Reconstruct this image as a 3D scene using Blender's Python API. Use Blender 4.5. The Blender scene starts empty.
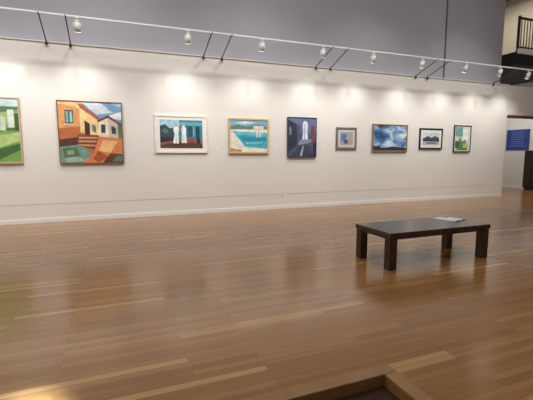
import bpy, bmesh, math, random
from mathutils import Vector, Matrix
random.seed(4)
sc=bpy.context.scene
sc.view_settings.view_transform='Standard'
def srgb(c):
    return tuple(((x/255)/12.92 if x/255<=0.04045 else ((x/255+0.055)/1.055)**2.4) for x in c)+(1,)
MATS={}
def mat(name,rgb,rough=0.6,var=0.06,scale=6,metal=0,spec=0.5,emit=None,estr=0,bump=0):
    if name in MATS: return MATS[name]
    m=bpy.data.materials.new(name); m.use_nodes=True; nt=m.node_tree; b=nt.nodes['Principled BSDF']
    tc=nt.nodes.new('ShaderNodeTexCoord'); n=nt.nodes.new('ShaderNodeTexNoise'); n.inputs['Scale'].default_value=scale; n.inputs['Detail'].default_value=4
    nt.links.new(tc.outputs['Object'],n.inputs['Vector'])
    mr=nt.nodes.new('ShaderNodeMapRange'); mr.inputs['From Min'].default_value=.25; mr.inputs['From Max'].default_value=.75
    mr.inputs['To Min'].default_value=1-var; mr.inputs['To Max'].default_value=1+var
    nt.links.new(n.outputs['Fac'],mr.inputs['Value'])
    h=nt.nodes.new('ShaderNodeHueSaturation'); h.inputs['Color'].default_value=srgb(rgb)
    nt.links.new(mr.outputs['Result'],h.inputs['Value']); nt.links.new(h.outputs['Color'],b.inputs['Base Color'])
    b.inputs['Roughness'].default_value=rough; b.inputs['Metallic'].default_value=metal; b.inputs['Specular IOR Level'].default_value=spec
    if emit: b.inputs['Emission Color'].default_value=srgb(emit); b.inputs['Emission Strength'].default_value=estr
    if bump:
        bp=nt.nodes.new('ShaderNodeBump'); bp.inputs['Strength'].default_value=bump; bp.inputs['Distance'].default_value=.01
        nt.links.new(n.outputs['Fac'],bp.inputs['Height']); nt.links.new(bp.outputs['Normal'],b.inputs['Normal'])
    MATS[name]=m; return m
def link(o,parent=None):
    sc.collection.objects.link(o)
    if parent: o.parent=parent
    return o
def empty(name,loc=(0,0,0)):
    e=bpy.data.objects.new(name,None); e.location=loc; e.empty_display_size=.1; return link(e)
def boxes(name,bl,mats,parent=None,bevel=0,loc=(0,0,0)):
    bm=bmesh.new()
    for b in bl:
        x0,x1,y0,y1,z0,z1=b[:6]; mi=b[6] if len(b)>6 else 0
        v=[bm.verts.new(p) for p in [(x0,y0,z0),(x1,y0,z0),(x1,y1,z0),(x0,y1,z0),(x0,y0,z1),(x1,y0,z1),(x1,y1,z1),(x0,y1,z1)]]
        for f in [(0,3,2,1),(4,5,6,7),(0,1,5,4),(1,2,6,5),(2,3,7,6),(3,0,4,7)]:
            bm.faces.new([v[i] for i in f]).material_index=mi
    me=bpy.data.meshes.new(name); bm.to_mesh(me); bm.free()
    for m in (mats if isinstance(mats,list) else [mats]): me.materials.append(m)
    o=bpy.data.objects.new(name,me); o.location=loc; link(o,parent)
    if bevel:
        md=o.modifiers.new('bev','BEVEL'); md.width=bevel; md.segments=2; md.limit_method='ANGLE'
    return o
def tube(bm,p0,p1,r0,r1=None,seg=12,mi=0,cap=True):
    r1=r0 if r1 is None else r1
    p0=Vector(p0);p1=Vector(p1);d=p1-p0
    q=d.to_track_quat('Z','Y').to_matrix().to_4x4()
    mt=Matrix.Translation((p0+p1)/2)@q
    r=bmesh.ops.create_cone(bm,cap_ends=cap,segments=seg,radius1=r0,radius2=r1,depth=d.length,matrix=mt)
    for f in {f for v in r['verts'] for f in v.link_faces}: f.material_index=mi; f.smooth=len(f.verts)==4
def bmobj(name,bm,mats,parent=None,loc=(0,0,0)):
    me=bpy.data.meshes.new(name); bm.to_mesh(me); bm.free()
    for m in mats: me.materials.append(m)
    o=bpy.data.objects.new(name,me); o.location=loc; return link(o,parent)

# ---------------- floor material
def floor_mat():
    m=bpy.data.materials.new('oak_plank_floor'); m.use_nodes=True; nt=m.node_tree; N=nt.nodes.new; L=nt.links.new; b=nt.nodes['Principled BSDF']
    tc=N('ShaderNodeTexCoord')
    def brick(w,h,off):
        mp=N('ShaderNodeMapping'); mp.inputs['Location'].default_value=(off,off*.3,0); L(tc.outputs['Object'],mp.inputs['Vector'])
        br=N('ShaderNodeTexBrick'); br.inputs['Scale'].default_value=1; br.inputs['Brick Width'].default_value=w; br.inputs['Row Height'].default_value=h
        br.inputs['Mortar Size'].default_value=.0015; br.inputs['Mortar Smooth'].default_value=.4; br.inputs['Color1'].default_value=(0,0,0,1); br.inputs['Color2'].default_value=(1,1,1,1)
        br.offset=.37; br.offset_frequency=3; L(mp.outputs['Vector'],br.inputs['Vector']); return br
    br=brick(1.35,.062,.4)
    cr=N('ShaderNodeValToRGB'); e=cr.color_ramp.elements
    e[0].position=0; e[0].color=srgb((132,92,50)); e[1].position=1; e[1].color=srgb((176,136,88))
    x=cr.color_ramp.elements.new(.5); x.color=srgb((142,100,56)); x=cr.color_ramp.elements.new(.93); x.color=srgb((151,109,64))
    L(br.outputs['Color'],cr.inputs['Fac'])
    mp=N('ShaderNodeMapping'); mp.inputs['Scale'].default_value=(.8,14,1); L(tc.outputs['Object'],mp.inputs['Vector'])
    n=N('ShaderNodeTexNoise'); n.inputs['Scale'].default_value=2.5; n.inputs['Detail'].default_value=6; L(mp.outputs['Vector'],n.inputs['Vector'])
    mr=N('ShaderNodeMapRange'); mr.inputs['From Min'].default_value=.25; mr.inputs['From Max'].default_value=.75; mr.inputs['To Min'].default_value=.91; mr.inputs['To Max'].default_value=1.09; L(n.outputs['Fac'],mr.inputs['Value'])
    h=N('ShaderNodeHueSaturation'); L(cr.outputs['Color'],h.inputs['Color']); L(mr.outputs['Result'],h.inputs['Value'])
    mx=N('ShaderNodeMix'); mx.data_type='RGBA'; L(br.outputs['Fac'],mx.inputs['Factor']); L(h.outputs['Color'],mx.inputs['A']); mx.inputs['B'].default_value=srgb((94,62,34))
    L(mx.outputs['Result'],b.inputs['Base Color'])
    n2=N('ShaderNodeTexNoise'); n2.inputs['Scale'].default_value=1.2; L(tc.outputs['Object'],n2.inputs['Vector'])
    m2=N('ShaderNodeMapRange'); m2.inputs['To Min'].default_value=.15; m2.inputs['To Max'].default_value=.25; L(n2.outputs['Fac'],m2.inputs['Value']); L(m2.outputs['Result'],b.inputs['Roughness'])
    b.inputs['Specular IOR Level'].default_value=.75
    return m
M_floor=floor_mat()
M_wall=mat('gallery_wall_paint',(223,220,215),.75,.015,2)
M_up=mat('upper_wall_dim_tone',(172,171,180),.85,.03,1.5)  # weaker light on the upper wall is put into this grey
M_ceil=mat('ceiling_paint',(120,120,125),.9,.02)
M_trim=mat('white_trim',(230,229,226),.5,.02)
M_black=mat('black_metal',(22,22,25),.5,.1)
M_white=mat('white_metal',(222,222,222),.4,.03)
M_grey=mat('grey_metal',(60,60,64),.4,.03)
M_dwood=mat('dark_walnut',(50,30,18),.3,.2,12)
M_dtop=mat('dark_walnut_top',(54,36,25),.22,.15,10)
M_rim=mat('oiled_wood_rim',(134,98,58),.4,.15,14)

# ---------------- room
boxes('floor',[(-6,16.2,-14,4,-.1,0)],M_floor)
boxes('wall_gallery',[(-6,12.7,0,.2,0,3.79),(12.7,16.2,0,.2,2.8,3.79)],M_wall)
boxes('wall_upper',[(-6,12.5,.2,.4,3.6,8)],M_up)
boxes('wall_right',[(16.2,16.4,-14,4.2,0,8)],M_wall)
boxes('wall_left',[(-6.2,-6,-14,4,0,8)],M_wall)
boxes('wall_front',[(-6.2,16.4,-14.2,-14,0,8)],M_wall)
boxes('wall_back',[(-6,16.2,4,4.2,0,8)],M_wall)
boxes('wall_passage',[(11.6,11.75,.4,4,0,8)],M_wall)
boxes('ceiling',[(-6.2,16.4,-14.2,4.2,8,8.15)],M_ceil)
boxes('baseboard_gallery',[(-6,12.7,-.018,0,0,.085)],M_trim)
boxes('baseboard_right',[(16.182,16.2,-14,4,0,.12)],M_trim)
boxes('trim_opening',[(12.7,16.2,-.02,.22,2.72,2.8)],mat('redwood_trim',(96,52,36),.5,.1))
boxes('trim_wall_seam',[(-6,12.7,-.004,0,.40,.410)],mat('seam_paint',(198,194,188),.7,.02))
boxes('trim_ledge',[(-6,12.7,-.03,.2,3.79,3.81)],M_wall)
boxes('trim_conduit',[(9.92,9.95,.17,.2,3.82,8)],mat('conduit_paint',(96,96,102),.5))

# balcony
bal=empty('balcony',(0,0,0))
boxes('slab',[(12.55,16.15,-.3,3.9,4.4,4.82)],mat('balcony_black',(16,15,17),.8,.1),bal)
bl=[(12.55,16.15,-.29,-.24,5.86,5.92),(12.55,16.15,-.28,-.25,4.96,5.0)]
x=12.57
while x<16.1:
    bl.append((x,x+.022,-.275,-.253,4.82,5.86)); x+=.14
for x in (12.56,14.3,16.05): bl.append((x,x+.06,-.3,-.24,4.82,5.95))
boxes('railing',bl,M_black,bal)
boxes('curb',[(12.55,16.15,-.325,-.30,4.76,4.90)],M_white,bal)

# ---------------- track lighting
trk=empty('lighting_track',(4.5,-.9,4.1))
boxes('rail',[(-10.4,11.6,-.018,.018,-.015,.015)],M_white,trk)
for i,X in enumerate((-4.1,-3.65,-1.15,-.7,2.15,2.6,5.2,5.65,8.6,9.05,11.9)):
    bm=bmesh.new()
    tube(bm,(0,-.045,-.06),(0,-.045,.02),.018); tube(bm,(0,-.045,.0),(0,-.9,.31),.012); tube(bm,(0,-.035,-.05),(0,-.055,-.05),.03)
    tube(bm,(0,-.9,.31),(0,-.9,.285),.02)
    bmobj('bracket_%d'%(i+1),bm,[M_grey],trk,loc=(X-4.5,.9,3.80-4.1))
M_glow=mat('lamp_lens',(255,240,220),.4,.0,emit=(255,240,218),estr=6)
for X in (-4.6,-3.3,-1.9,-.5,1.62,3.31,4.91,6.39,8.02,9.61,11.04,12.3):
    d=(Vector((X,0,1.45))-Vector((X,-.9,3.9))).normalized()
    bm=bmesh.new()
    tube(bm,(0,0,.18),(0,0,.06),.012,mi=0); tube(bm,(0,0,.155),(0,0,.18),.035)
    tube(bm,-d*.1,d*.08,.05,.06,seg=20); tube(bm,-d*.13,-d*.1,.03,.05,seg=20)
    tube(bm,d*.08,d*.083,.053,.053,seg=20,mi=1)
    tube(bm,(-.065,0,0),(.065,0,0),.01)
    tube(bm,(-.065,0,0),(-.065,0,.08),.007);tube(bm,(.065,0,0),(.065,0,.08),.007);tube(bm,(-.065,0,.08),(.065,0,.08),.007)
    h=bmobj('track_spotlight',bm,[M_white,M_glow],loc=(X,-.9,3.9))
    l=bpy.data.lights.new('bulb','SPOT'); l.energy=74; l.color=(1,.965,.91); l.spot_size=math.radians(106); l.spot_blend=1; l.shadow_soft_size=.06
    lo=bpy.data.objects.new('bulb',l); link(lo,h); lo.location=d*.12; lo.rotation_euler=d.to_track_quat('-Z','Y').to_euler()

def area(name,loc,size,e,col=(1,.98,.96),rot=(0,0,0)):
    l=bpy.data.lights.new(name,'AREA'); l.energy=e; l.size=size; l.color=col
    o=bpy.data.objects.new(name,l); o.location=loc; o.rotation_euler=rot; link(o)
for i,(x,y,e) in enumerate([(-3,-8,140),(3,-8,95),(10,-9,45),(-2,-4,155),(4,-4,115),(10,-4,80)]): area('ambient_fill',(x,y,7.9),2.0,e)  # unseen area lights added as ambient fill
area('passage_light',(14.4,1.6,4.2),.8,60)
area('balcony_light',(14.4,2,7.8),.8,60,(1,.85,.62))
for X in (-3.5,0,3.5,7,10.5):  # spots with bodies, added overhead to even out the wall wash
    d=(Vector((X,0,1.9))-Vector((X,-5,7.55))).normalized()
    bm=bmesh.new(); tube(bm,(0,0,.42),(0,0,0),.015); tube(bm,-d*.12,d*.12,.07,.09,seg=20); tube(bm,d*.12,d*.125,.08,.08,seg=20,mi=1)
    h=bmobj('added_wall_wash',bm,[M_white,M_glow],loc=(X,-5,7.55))
    l=bpy.data.lights.new('bulb','SPOT'); l.energy=560; l.color=(1,.965,.92); l.spot_size=math.radians(60); l.spot_blend=1; l.shadow_soft_size=.25
    lo=bpy.data.objects.new('bulb',l); link(lo,h); lo.location=d*.4; lo.rotation_euler=d.to_track_quat('-Z','Y').to_euler()
bm=bmesh.new(); tube(bm,(0,0,0),(0,0,.3),.08,.08,seg=20); tube(bm,(0,0,-.005),(0,0,0),.07,seg=20,mi=1); tube(bm,(0,0,.3),(0,0,1.0),.015)  # lamp and body added to make the bright patch on the floor
h=bmobj('added_floor_patch_lamp',bm,[M_white,M_glow],loc=(-.56,-7.04,7.0))
l=bpy.data.lights.new('bulb','SPOT'); l.energy=20000; l.color=(.7,.85,1); l.spot_size=math.radians(4.6); l.spot_blend=1; l.shadow_soft_size=.1; lo=bpy.data.objects.new('bulb',l); link(lo,h); lo.location=(0,0,-.02)

w=bpy.data.worlds.new('w'); sc.world=w; w.use_nodes=True; w.node_tree.nodes['Background'].inputs[0].default_value=(.3,.32,.36,1); w.node_tree.nodes['Background'].inputs[1].default_value=.3

# ---------------- paintings
def painting(name,x0,x1,z0,z1,fw,frgb,depth,base,polys,matw=0,matrgb=(235,233,228),special=None,frough=.4):
    g=empty(name,((x0+x1)/2,0,(z0+z1)/2)); W=(x1-x0)/2; H=(z1-z0)/2
    fm=mat(name+'_frame',frgb,frough,.1,15)
    D=depth
    boxes('frame',[(-W,W,-D,-.004,H-fw,H),(-W,W,-D,-.004,-H,-H+fw),(-W,-W+fw,-D,-.004,-H+fw,H-fw),(W-fw,W,-D,-.004,-H+fw,H-fw)],fm,g,bevel=.003)
    iw,ih=W-fw,H-fw; yb=-D*.72
    boxes('backing',[(-iw,iw,yb+.002,-.004,-ih,ih)],mat(name+'_backing',matrgb,.6,.01),g)
    iw-=matw; ih-=matw
    bm=bmesh.new(); mats=[]
    def face(pts,off,mi):
        vs=[bm.verts.new((-iw+2*iw*u,yb-off,-ih+2*ih*v)) for u,v in pts]
        f=bm.faces.new(vs); f.material_index=mi; f.normal_update()
        if f.normal.y>0: f.normal_flip()
    mats.append(special or mat(name+'_ground',base,.55,.12,5)); face([(0,0),(1,0),(1,1),(0,1)],.001,0)
    for i,(c,pts) in enumerate(polys):
        nm='paint_%d_%d_%d'%c; m=mat(nm,c,.55,.22,9)
        if m not in mats: mats.append(m)
        face(pts,.0015+.0003*i,mats.index(m))
    bmobj('canvas',bm,mats,g)
    return g
def R(a,b,c,d): return [(a,b),(c,b),(c,d),(a,d)]
painting('green_landscape_painting',-2.98,-1.72,1.28,2.63,.03,(196,170,128),.05,(120,160,84),[
 ((196,214,216),R(0,.86,1,1)),((84,120,84),[(0,.74),(.3,.82),(.7,.78),(1,.84),(1,.88),(0,.88)]),
 ((150,182,104),[(0,.5),(1,.62),(1,.8),(0,.74)]),((74,118,66),[(0,.38),(1,.52),(1,.56),(0,.44)]),
 ((176,200,130),[(.3,.1),(1,.34),(1,.48),(.3,.36)]),((64,104,58),[(0,0),(.6,0),(1,.2),(1,.3),(.4,.14),(0,.2)]),
 ((214,220,210),R(.84,.55,.93,.83)),((196,206,190),R(.72,.5,.8,.72)),((60,96,64),R(.94,.5,1,.78))])
painting('house_facade_painting',-1.04,.26,1.27,2.62,.018,(120,84,52),.055,(176,112,72),[
 ((112,158,200),[(.3,1),(1,1),(1,.6),(.5,.6)]),((206,216,226),[(.36,1),(.66,1),(.86,.84),(.6,.8)]),((220,226,230),[(.7,.76),(1,.86),(1,.72)]),((160,192,216),[(.8,1),(1,1),(1,.93)]),
 ((214,152,98),[(0,1),(.33,.93),(.33,.42),(0,.34)]),((232,198,146),[(.02,1),(.4,1),(.33,.9),(0,.96)]),((184,104,62),[(0,.56),(.33,.6),(.33,.42),(0,.34)]),
 ((62,62,76),R(.1,.64,.23,.86)),((120,176,176),R(.115,.66,.155,.84)),((150,196,190),R(.175,.66,.215,.84)),((240,214,168),R(.09,.62,.24,.64)),
 ((232,200,146),[(.33,.92),(.62,.7),(.62,.44),(.33,.5)]),((170,92,60),[(.3,.97),(.36,.97),(.66,.73),(.66,.68),(.34,.9)]),
 ((60,42,46),[(.4,.7),(.48,.65),(.48,.46),(.4,.47)]),((88,120,120),[(.52,.64),(.58,.61),(.58,.5),(.52,.52)]),
 ((226,214,192),[(.62,.7),(.78,.76),(.78,.42),(.62,.42)]),((196,182,168),[(.78,.76),(.97,.64),(.97,.4),(.78,.42)]),((110,66,50),[(.6,.7),(.78,.8),(1,.65),(1,.61),(.78,.75),(.61,.67)]),
 ((56,62,76),R(.66,.5,.73,.64)),((56,62,76),[(.83,.62),(.9,.59),(.9,.48),(.83,.49)]),((90,120,84),[(.93,.66),(1,.6),(1,.4),(.94,.4)]),
 ((120,66,52),[(.28,.46),(.62,.46),(.56,.22),(.26,.3)]),((206,150,108),[(.3,.43),(.6,.43),(.59,.4),(.3,.4)]),((206,150,108),[(.29,.37),(.58,.37),(.57,.34),(.29,.34)]),((206,150,108),[(.28,.31),(.56,.3),(.55,.27),(.28,.28)]),
 ((86,50,46),[(.0,.38),(.28,.42),(.28,.28),(0,.22)]),
 ((112,150,136),[(0,.26),(.3,.3),(.5,.14),(.34,0),(0,0)]),((84,112,84),[(.04,.24),(.26,.26),(.3,.12),(.06,.08)]),((160,184,160),[(.06,.08),(.3,.1),(.38,.03),(.1,.01)]),((150,160,120),[(.1,.2),(.2,.21),(.22,.14),(.11,.13)]),
 ((212,128,78),[(.34,0),(.52,.16),(.62,.44),(1,.4),(1,0)]),((232,178,122),[(.6,.2),(.68,.38),(.92,.36),(.8,.16)]),((96,58,50),[(.66,0),(.8,.16),(1,.14),(1,0)]),((168,82,54),[(.5,.06),(.6,.2),(.76,.1),(.6,0)]),((86,120,100),[(.82,.02),(.9,.12),(1,.1),(1,.02)])])
painting('framed_street_print',.96,2.205,1.5,2.4,.05,(232,230,224),.04,(84,150,170),[
 ((160,200,218),R(0,.66,.46,1)),((56,132,150),R(.45,.3,1,1)),((96,172,182),R(.45,.82,1,.92)),((34,84,100),R(.64,.4,.76,.78)),((30,64,84),R(.84,.34,.93,.78)),((150,196,200),R(.78,.42,.8,.8)),
 ((52,74,84),[(0,.36),(0,.78),(.12,.84),(.22,.7),(.3,.72),(.34,.36)]),((84,120,110),[(.04,.6),(.12,.72),(.2,.6),(.14,.5)]),
 ((140,96,70),R(0,0,1,.3)),((86,60,56),[(0,.1),(.5,.24),(1,.14),(1,0),(0,0)]),((48,44,54),[(0,.38),(.3,.38),(.3,.26),(0,.18)]),
 ((238,238,234),[(.3,.16),(.43,.16),(.42,.5),(.44,.64),(.4,.76),(.34,.76),(.31,.64),(.33,.5)]),((206,170,146),[(.35,.76),(.4,.76),(.41,.82),(.375,.88),(.34,.82)]),((198,206,210),[(.36,.16),(.38,.16),(.38,.5),(.36,.5)]),
 ((236,238,234),[(.49,.18),(.62,.18),(.6,.52),(.61,.68),(.57,.8),(.52,.8),(.49,.68),(.51,.52)]),((200,160,134),[(.52,.8),(.57,.8),(.58,.86),(.545,.92),(.51,.86)]),((196,206,210),[(.54,.18),(.56,.18),(.56,.5),(.54,.5)]),
 ((168,66,52),R(.68,.2,.79,.36)),((40,40,52),R(.86,.16,.94,.34))],matw=.07)
painting('swimming_pool_painting',2.745,3.83,1.485,2.375,.045,(206,178,124),.05,(120,176,212),[
 ((206,218,222),[(.1,.9),(.4,.97),(.7,.92),(.4,.86)]),((92,128,116),[(0,.8),(.2,.86),(.4,.8),(.7,.84),(1,.8),(1,.72),(0,.7)]),((226,214,190),R(.62,.72,.9,.84)),((120,90,76),R(.6,.83,.92,.86)),
 ((228,226,216),[(0,.7),(1,.72),(1,.0),(0,0)]),((64,172,192),[(.06,.64),(1,.6),(1,.1),(.4,.16)]),((110,204,212),[(.1,.6),(.95,.57),(.96,.53),(.14,.55)]),((44,144,172),[(.24,.48),(.96,.46),(.96,.36),(.34,.34)]),
 ((130,214,218),[(.4,.29),(.85,.32),(.85,.28),(.42,.25)]),((216,222,220),[(.7,.62),(.74,.62),(.74,.46),(.7,.46)]),((216,222,220),[(.78,.62),(.82,.62),(.82,.46),(.78,.46)]),((190,150,100),[(.0,.12),(.3,.06),(.3,0),(0,0)])])
painting('road_canvas_painting',4.37,5.24,1.39,2.45,.012,(54,50,58),.06,(78,86,112),[
 ((96,112,146),R(0,.6,1,1)),((48,52,70),[(0,.94),(.3,.84),(.32,.3),(0,.1)]),((76,84,110),[(.3,.86),(.44,.8),(.44,.4),(.32,.34)]),((110,122,150),[(.04,.78),(.12,.74),(.12,.56),(.04,.56)]),
 ((216,222,230),[(.5,.42),(.7,.42),(.69,.66),(.7,.84),(.64,.92),(.56,.92),(.51,.84),(.53,.66)]),((150,172,206),[(.56,.42),(.6,.42),(.61,.84),(.57,.84)]),((132,144,170),[(.34,.3),(.78,.36),(.94,.44),(.72,.46),(.42,.43)]),
 ((116,68,74),R(.82,.4,.95,.8)),((62,66,88),[(.1,0),(.9,0),(.78,.3),(.36,.28)]),((170,178,196),[(.42,.02),(.5,.02),(.56,.28),(.52,.28)]),((42,44,58),R(.9,0,1,.36))])
painting('small_abstract_print',5.88,6.56,1.6,2.22,.06,(116,110,104),.035,(150,160,178),[
 ((96,120,170),R(.1,.3,.5,.85)),((176,160,146),R(.5,.2,.9,.7)),((70,80,110),R(.3,.1,.6,.4))],matw=.07,matrgb=(206,200,188))
cm=bpy.data.materials.new('cloud_paint'); cm.use_nodes=True; nt=cm.node_tree
tc=nt.nodes.new('ShaderNodeTexCoord'); n=nt.nodes.new('ShaderNodeTexNoise'); n.inputs['Scale'].default_value=2.6; n.inputs['Detail'].default_value=8; n.inputs['Distortion'].default_value=.6
mp=nt.nodes.new('ShaderNodeMapping'); mp.inputs['Scale'].default_value=(1,1,1.6); mp.inputs['Location'].default_value=(1.3,0,.4)
nt.links.new(tc.outputs['Object'],mp.inputs['Vector']); nt.links.new(mp.outputs['Vector'],n.inputs['Vector'])
cr=nt.nodes.new('ShaderNodeValToRGB'); e=cr.color_ramp.elements; e[0].position=.36;e[0].color=srgb((38,70,112)); e[1].position=.68;e[1].color=srgb((220,228,236))
k=e.new(.46); k.color=srgb((70,118,168)); k=e.new(.55); k.color=srgb((136,172,204))
nt.links.new(n.outputs['Fac'],cr.inputs['Fac']); nt.links.new(cr.outputs['Color'],nt.nodes['Principled BSDF'].inputs['Base Color']); nt.nodes['Principled BSDF'].inputs['Roughness'].default_value=.6
painting('cloud_sky_painting',7.1,8.39,1.54,2.345,.035,(150,118,70),.05,(90,130,170),[((34,50,74),[(0,0),(1,0),(1,.1),(.6,.16),(.3,.1),(0,.2)])],special=cm)
painting('black_framed_landscape_print',8.87,9.8,1.62,2.265,.045,(20,20,22),.04,(150,170,190),[
 ((196,208,218),R(0,.6,1,1)),((70,80,90),[(0,.5),(.3,.72),(.5,.58),(.75,.74),(1,.56),(1,.4),(0,.4)]),((44,58,60),R(0,.28,1,.42)),((170,182,190),R(0,0,1,.28)),((80,92,100),R(.2,.1,.8,.2))],matw=.09,matrgb=(226,226,222))
painting('garden_print',10.29,11.03,1.53,2.39,.03,(26,26,28),.04,(206,218,210),[
 ((110,160,150),R(0,.6,.5,1)),((88,140,84),[(.1,0),(.9,0),(.7,.5),(.5,.36),(.3,.6)]),((232,236,230),R(.5,.45,.9,.9)),((60,100,76),R(.0,.1,.3,.4)),((180,196,120),R(.55,.1,.9,.3))],matw=.03)
for i,(X,z) in enumerate([(.36,1.5),(2.36,1.58),(3.98,1.58),(5.4,1.6),(6.7,1.66),(8.52,1.66),(9.93,1.7),(11.18,1.66)]):
    boxes('wall_label',[(X,X+.11,-.005,0,z,z+.07),(X+.01,X+.09,-.0055,-.004,z+.045,z+.052,1),(X+.01,X+.07,-.0055,-.004,z+.028,z+.034,1)],[mat('label_card',(240,240,238),.5,.01),mat('label_ink',(120,120,120),.6)])
boxes('wall_outlet',[(4.2,4.28,-.008,0,.34,.46),(4.225,4.255,-.010,-.006,.415,.445,1),(4.225,4.255,-.010,-.006,.355,.385,1)],[mat('outlet_plastic',(238,236,230),.4,.01),mat('outlet_face',(120,118,112),.4,.01)],bevel=.002)

# ---------------- bench
def bench(name,x0,x1,y0,y1,h,top,leg):
    g=empty(name,((x0+x1)/2,(y0+y1)/2,0)); W=(x1-x0)/2; H=(y1-y0)/2
    boxes('seat_top',[(-W,W,-H,H,h-top,h)],M_dtop,g,bevel=.006)
    i=.012
    for n,(sx,sy) in enumerate([(-1,-1),(1,-1),(1,1),(-1,1)]):
        cx=sx*(W-i-leg/2); cy=sy*(H-i-leg/2)
        boxes('leg_%d'%(n+1),[(cx-leg/2,cx+leg/2,cy-leg/2,cy+leg/2,0,h-top)],M_dwood,g,bevel=.005)
    t=.03
    boxes('apron',[(-W+i+leg,W-i-leg,-H+i+.01,-H+i+.01+t,h-top-.03,h-top),(-W+i+leg,W-i-leg,H-i-.01-t,H-i-.01,h-top-.03,h-top),
      (-W+i+.01,-W+i+.01+t,-H+i+leg,H-i-leg,h-top-.03,h-top),(W-i-.01-t,W-i-.01,-H+i+leg,H-i-leg,h-top-.03,h-top)],M_dwood,g)
    return g
bench('wooden_bench',3.22,4.99,-5.62,-4.86,.49,.06,.115)
bm=bmesh.new()
def page(sgn):
    prev=None; n=8
    for k in range(n+1):
        u=k/n; x=sgn*u*.16; z=.004+.02*math.sin(math.pi*min(1,u*1.15))*(1-u*.6)
        a=bm.verts.new((x,-.11,z)); b=bm.verts.new((x,.11,z)); a2=bm.verts.new((x,-.11,0)); b2=bm.verts.new((x,.11,0))
        if prev:
            for q in ([prev[0],a,b,prev[1]],[prev[2],a2,a,prev[0]],[prev[1],b,b2,prev[3]]): bm.faces.new(q)
        prev=(a,b,a2,b2)
    bm.faces.new([prev[0],prev[2],prev[3],prev[1]])
page(1);page(-1)
bmesh.ops.recalc_face_normals(bm,faces=bm.faces)
o=bmobj('open_magazine',bm,[mat('magazine_page',(214,214,216),.5,.25,14)],loc=(4.80,-5.14,.491)); o.rotation_euler=(0,0,.2)
boxes('exhibit_leaflet',[(-.07,.07,-.1,.1,0,.004)],mat('leaflet_paper',(206,212,224),.5,.25,12),loc=(4.70,-4.975,.491)).rotation_euler=(0,0,-1.4)

# ---------------- tray table near camera
g=empty('display_table',(.27,-8.42,0)); W,H,h=.97,.43,.45; r=.075
boxes('rim',[(-W,W,H-r,H,h-.1,h),(-W,W,-H,-H+r,h-.1,h),(-W,-W+r,-H+r,H-r,h-.1,h),(W-r,W,-H+r,H-r,h-.1,h)],M_rim,g,bevel=.006)
boxes('inset_panel',[(-W+r,W-r,-H+r,H-r,h-.09,h-.06)],M_dtop,g)
for n,(sx,sy) in enumerate([(-1,-1),(1,-1),(1,1),(-1,1)]):
    cx=sx*(W-.07); cy=sy*(H-.07); boxes('leg_%d'%(n+1),[(cx-.05,cx+.05,cy-.05,cy+.05,0,h-.1)],M_rim,g,bevel=.005)

# ---------------- passage: sign, cabinet
s=empty('info_sign',(16.2,2.03,2.06))
boxes('panel',[(-.03,-.002,-.5,.5,-.43,.43)],mat('sign_blue',(38,68,140),.5,.05),s)
tl=[]
for k in range(7):
    wd=random.uniform(.25,.38); z=.3-k*.095; tl.append((-.033,-.03,-wd,wd,z,z+.02))
boxes('lettering',tl,mat('sign_text',(130,145,190),.5,.02),s)
c=empty('dark_cabinet',(16.0,1.1,0))
boxes('body',[(-.22,.17,-.4,.30,.08,1.6),(-.18,.15,-.36,.26,0,.08)],mat('cabinet_dark',(34,24,22),.5,.1),c,bevel=.006)
boxes('doors',[(-.24,-.22,-.38,-.06,.14,1.55),(-.24,-.22,-.04,.28,.14,1.55),(-.26,-.24,-.09,-.075,.75,.9),(-.26,-.24,-.025,-.01,.75,.9)],mat('cabinet_door',(44,30,26),.45,.1),c)

# ---------------- camera
cam=bpy.data.cameras.new('camera'); co=bpy.data.objects.new('camera',cam); link(co); sc.camera=co
co.location=(0,-9.46,1.5); co.rotation_euler=(math.radians(90-6.96),0,math.radians(-21.8)); cam.lens=26; cam.sensor_width=36; cam.clip_start=.05
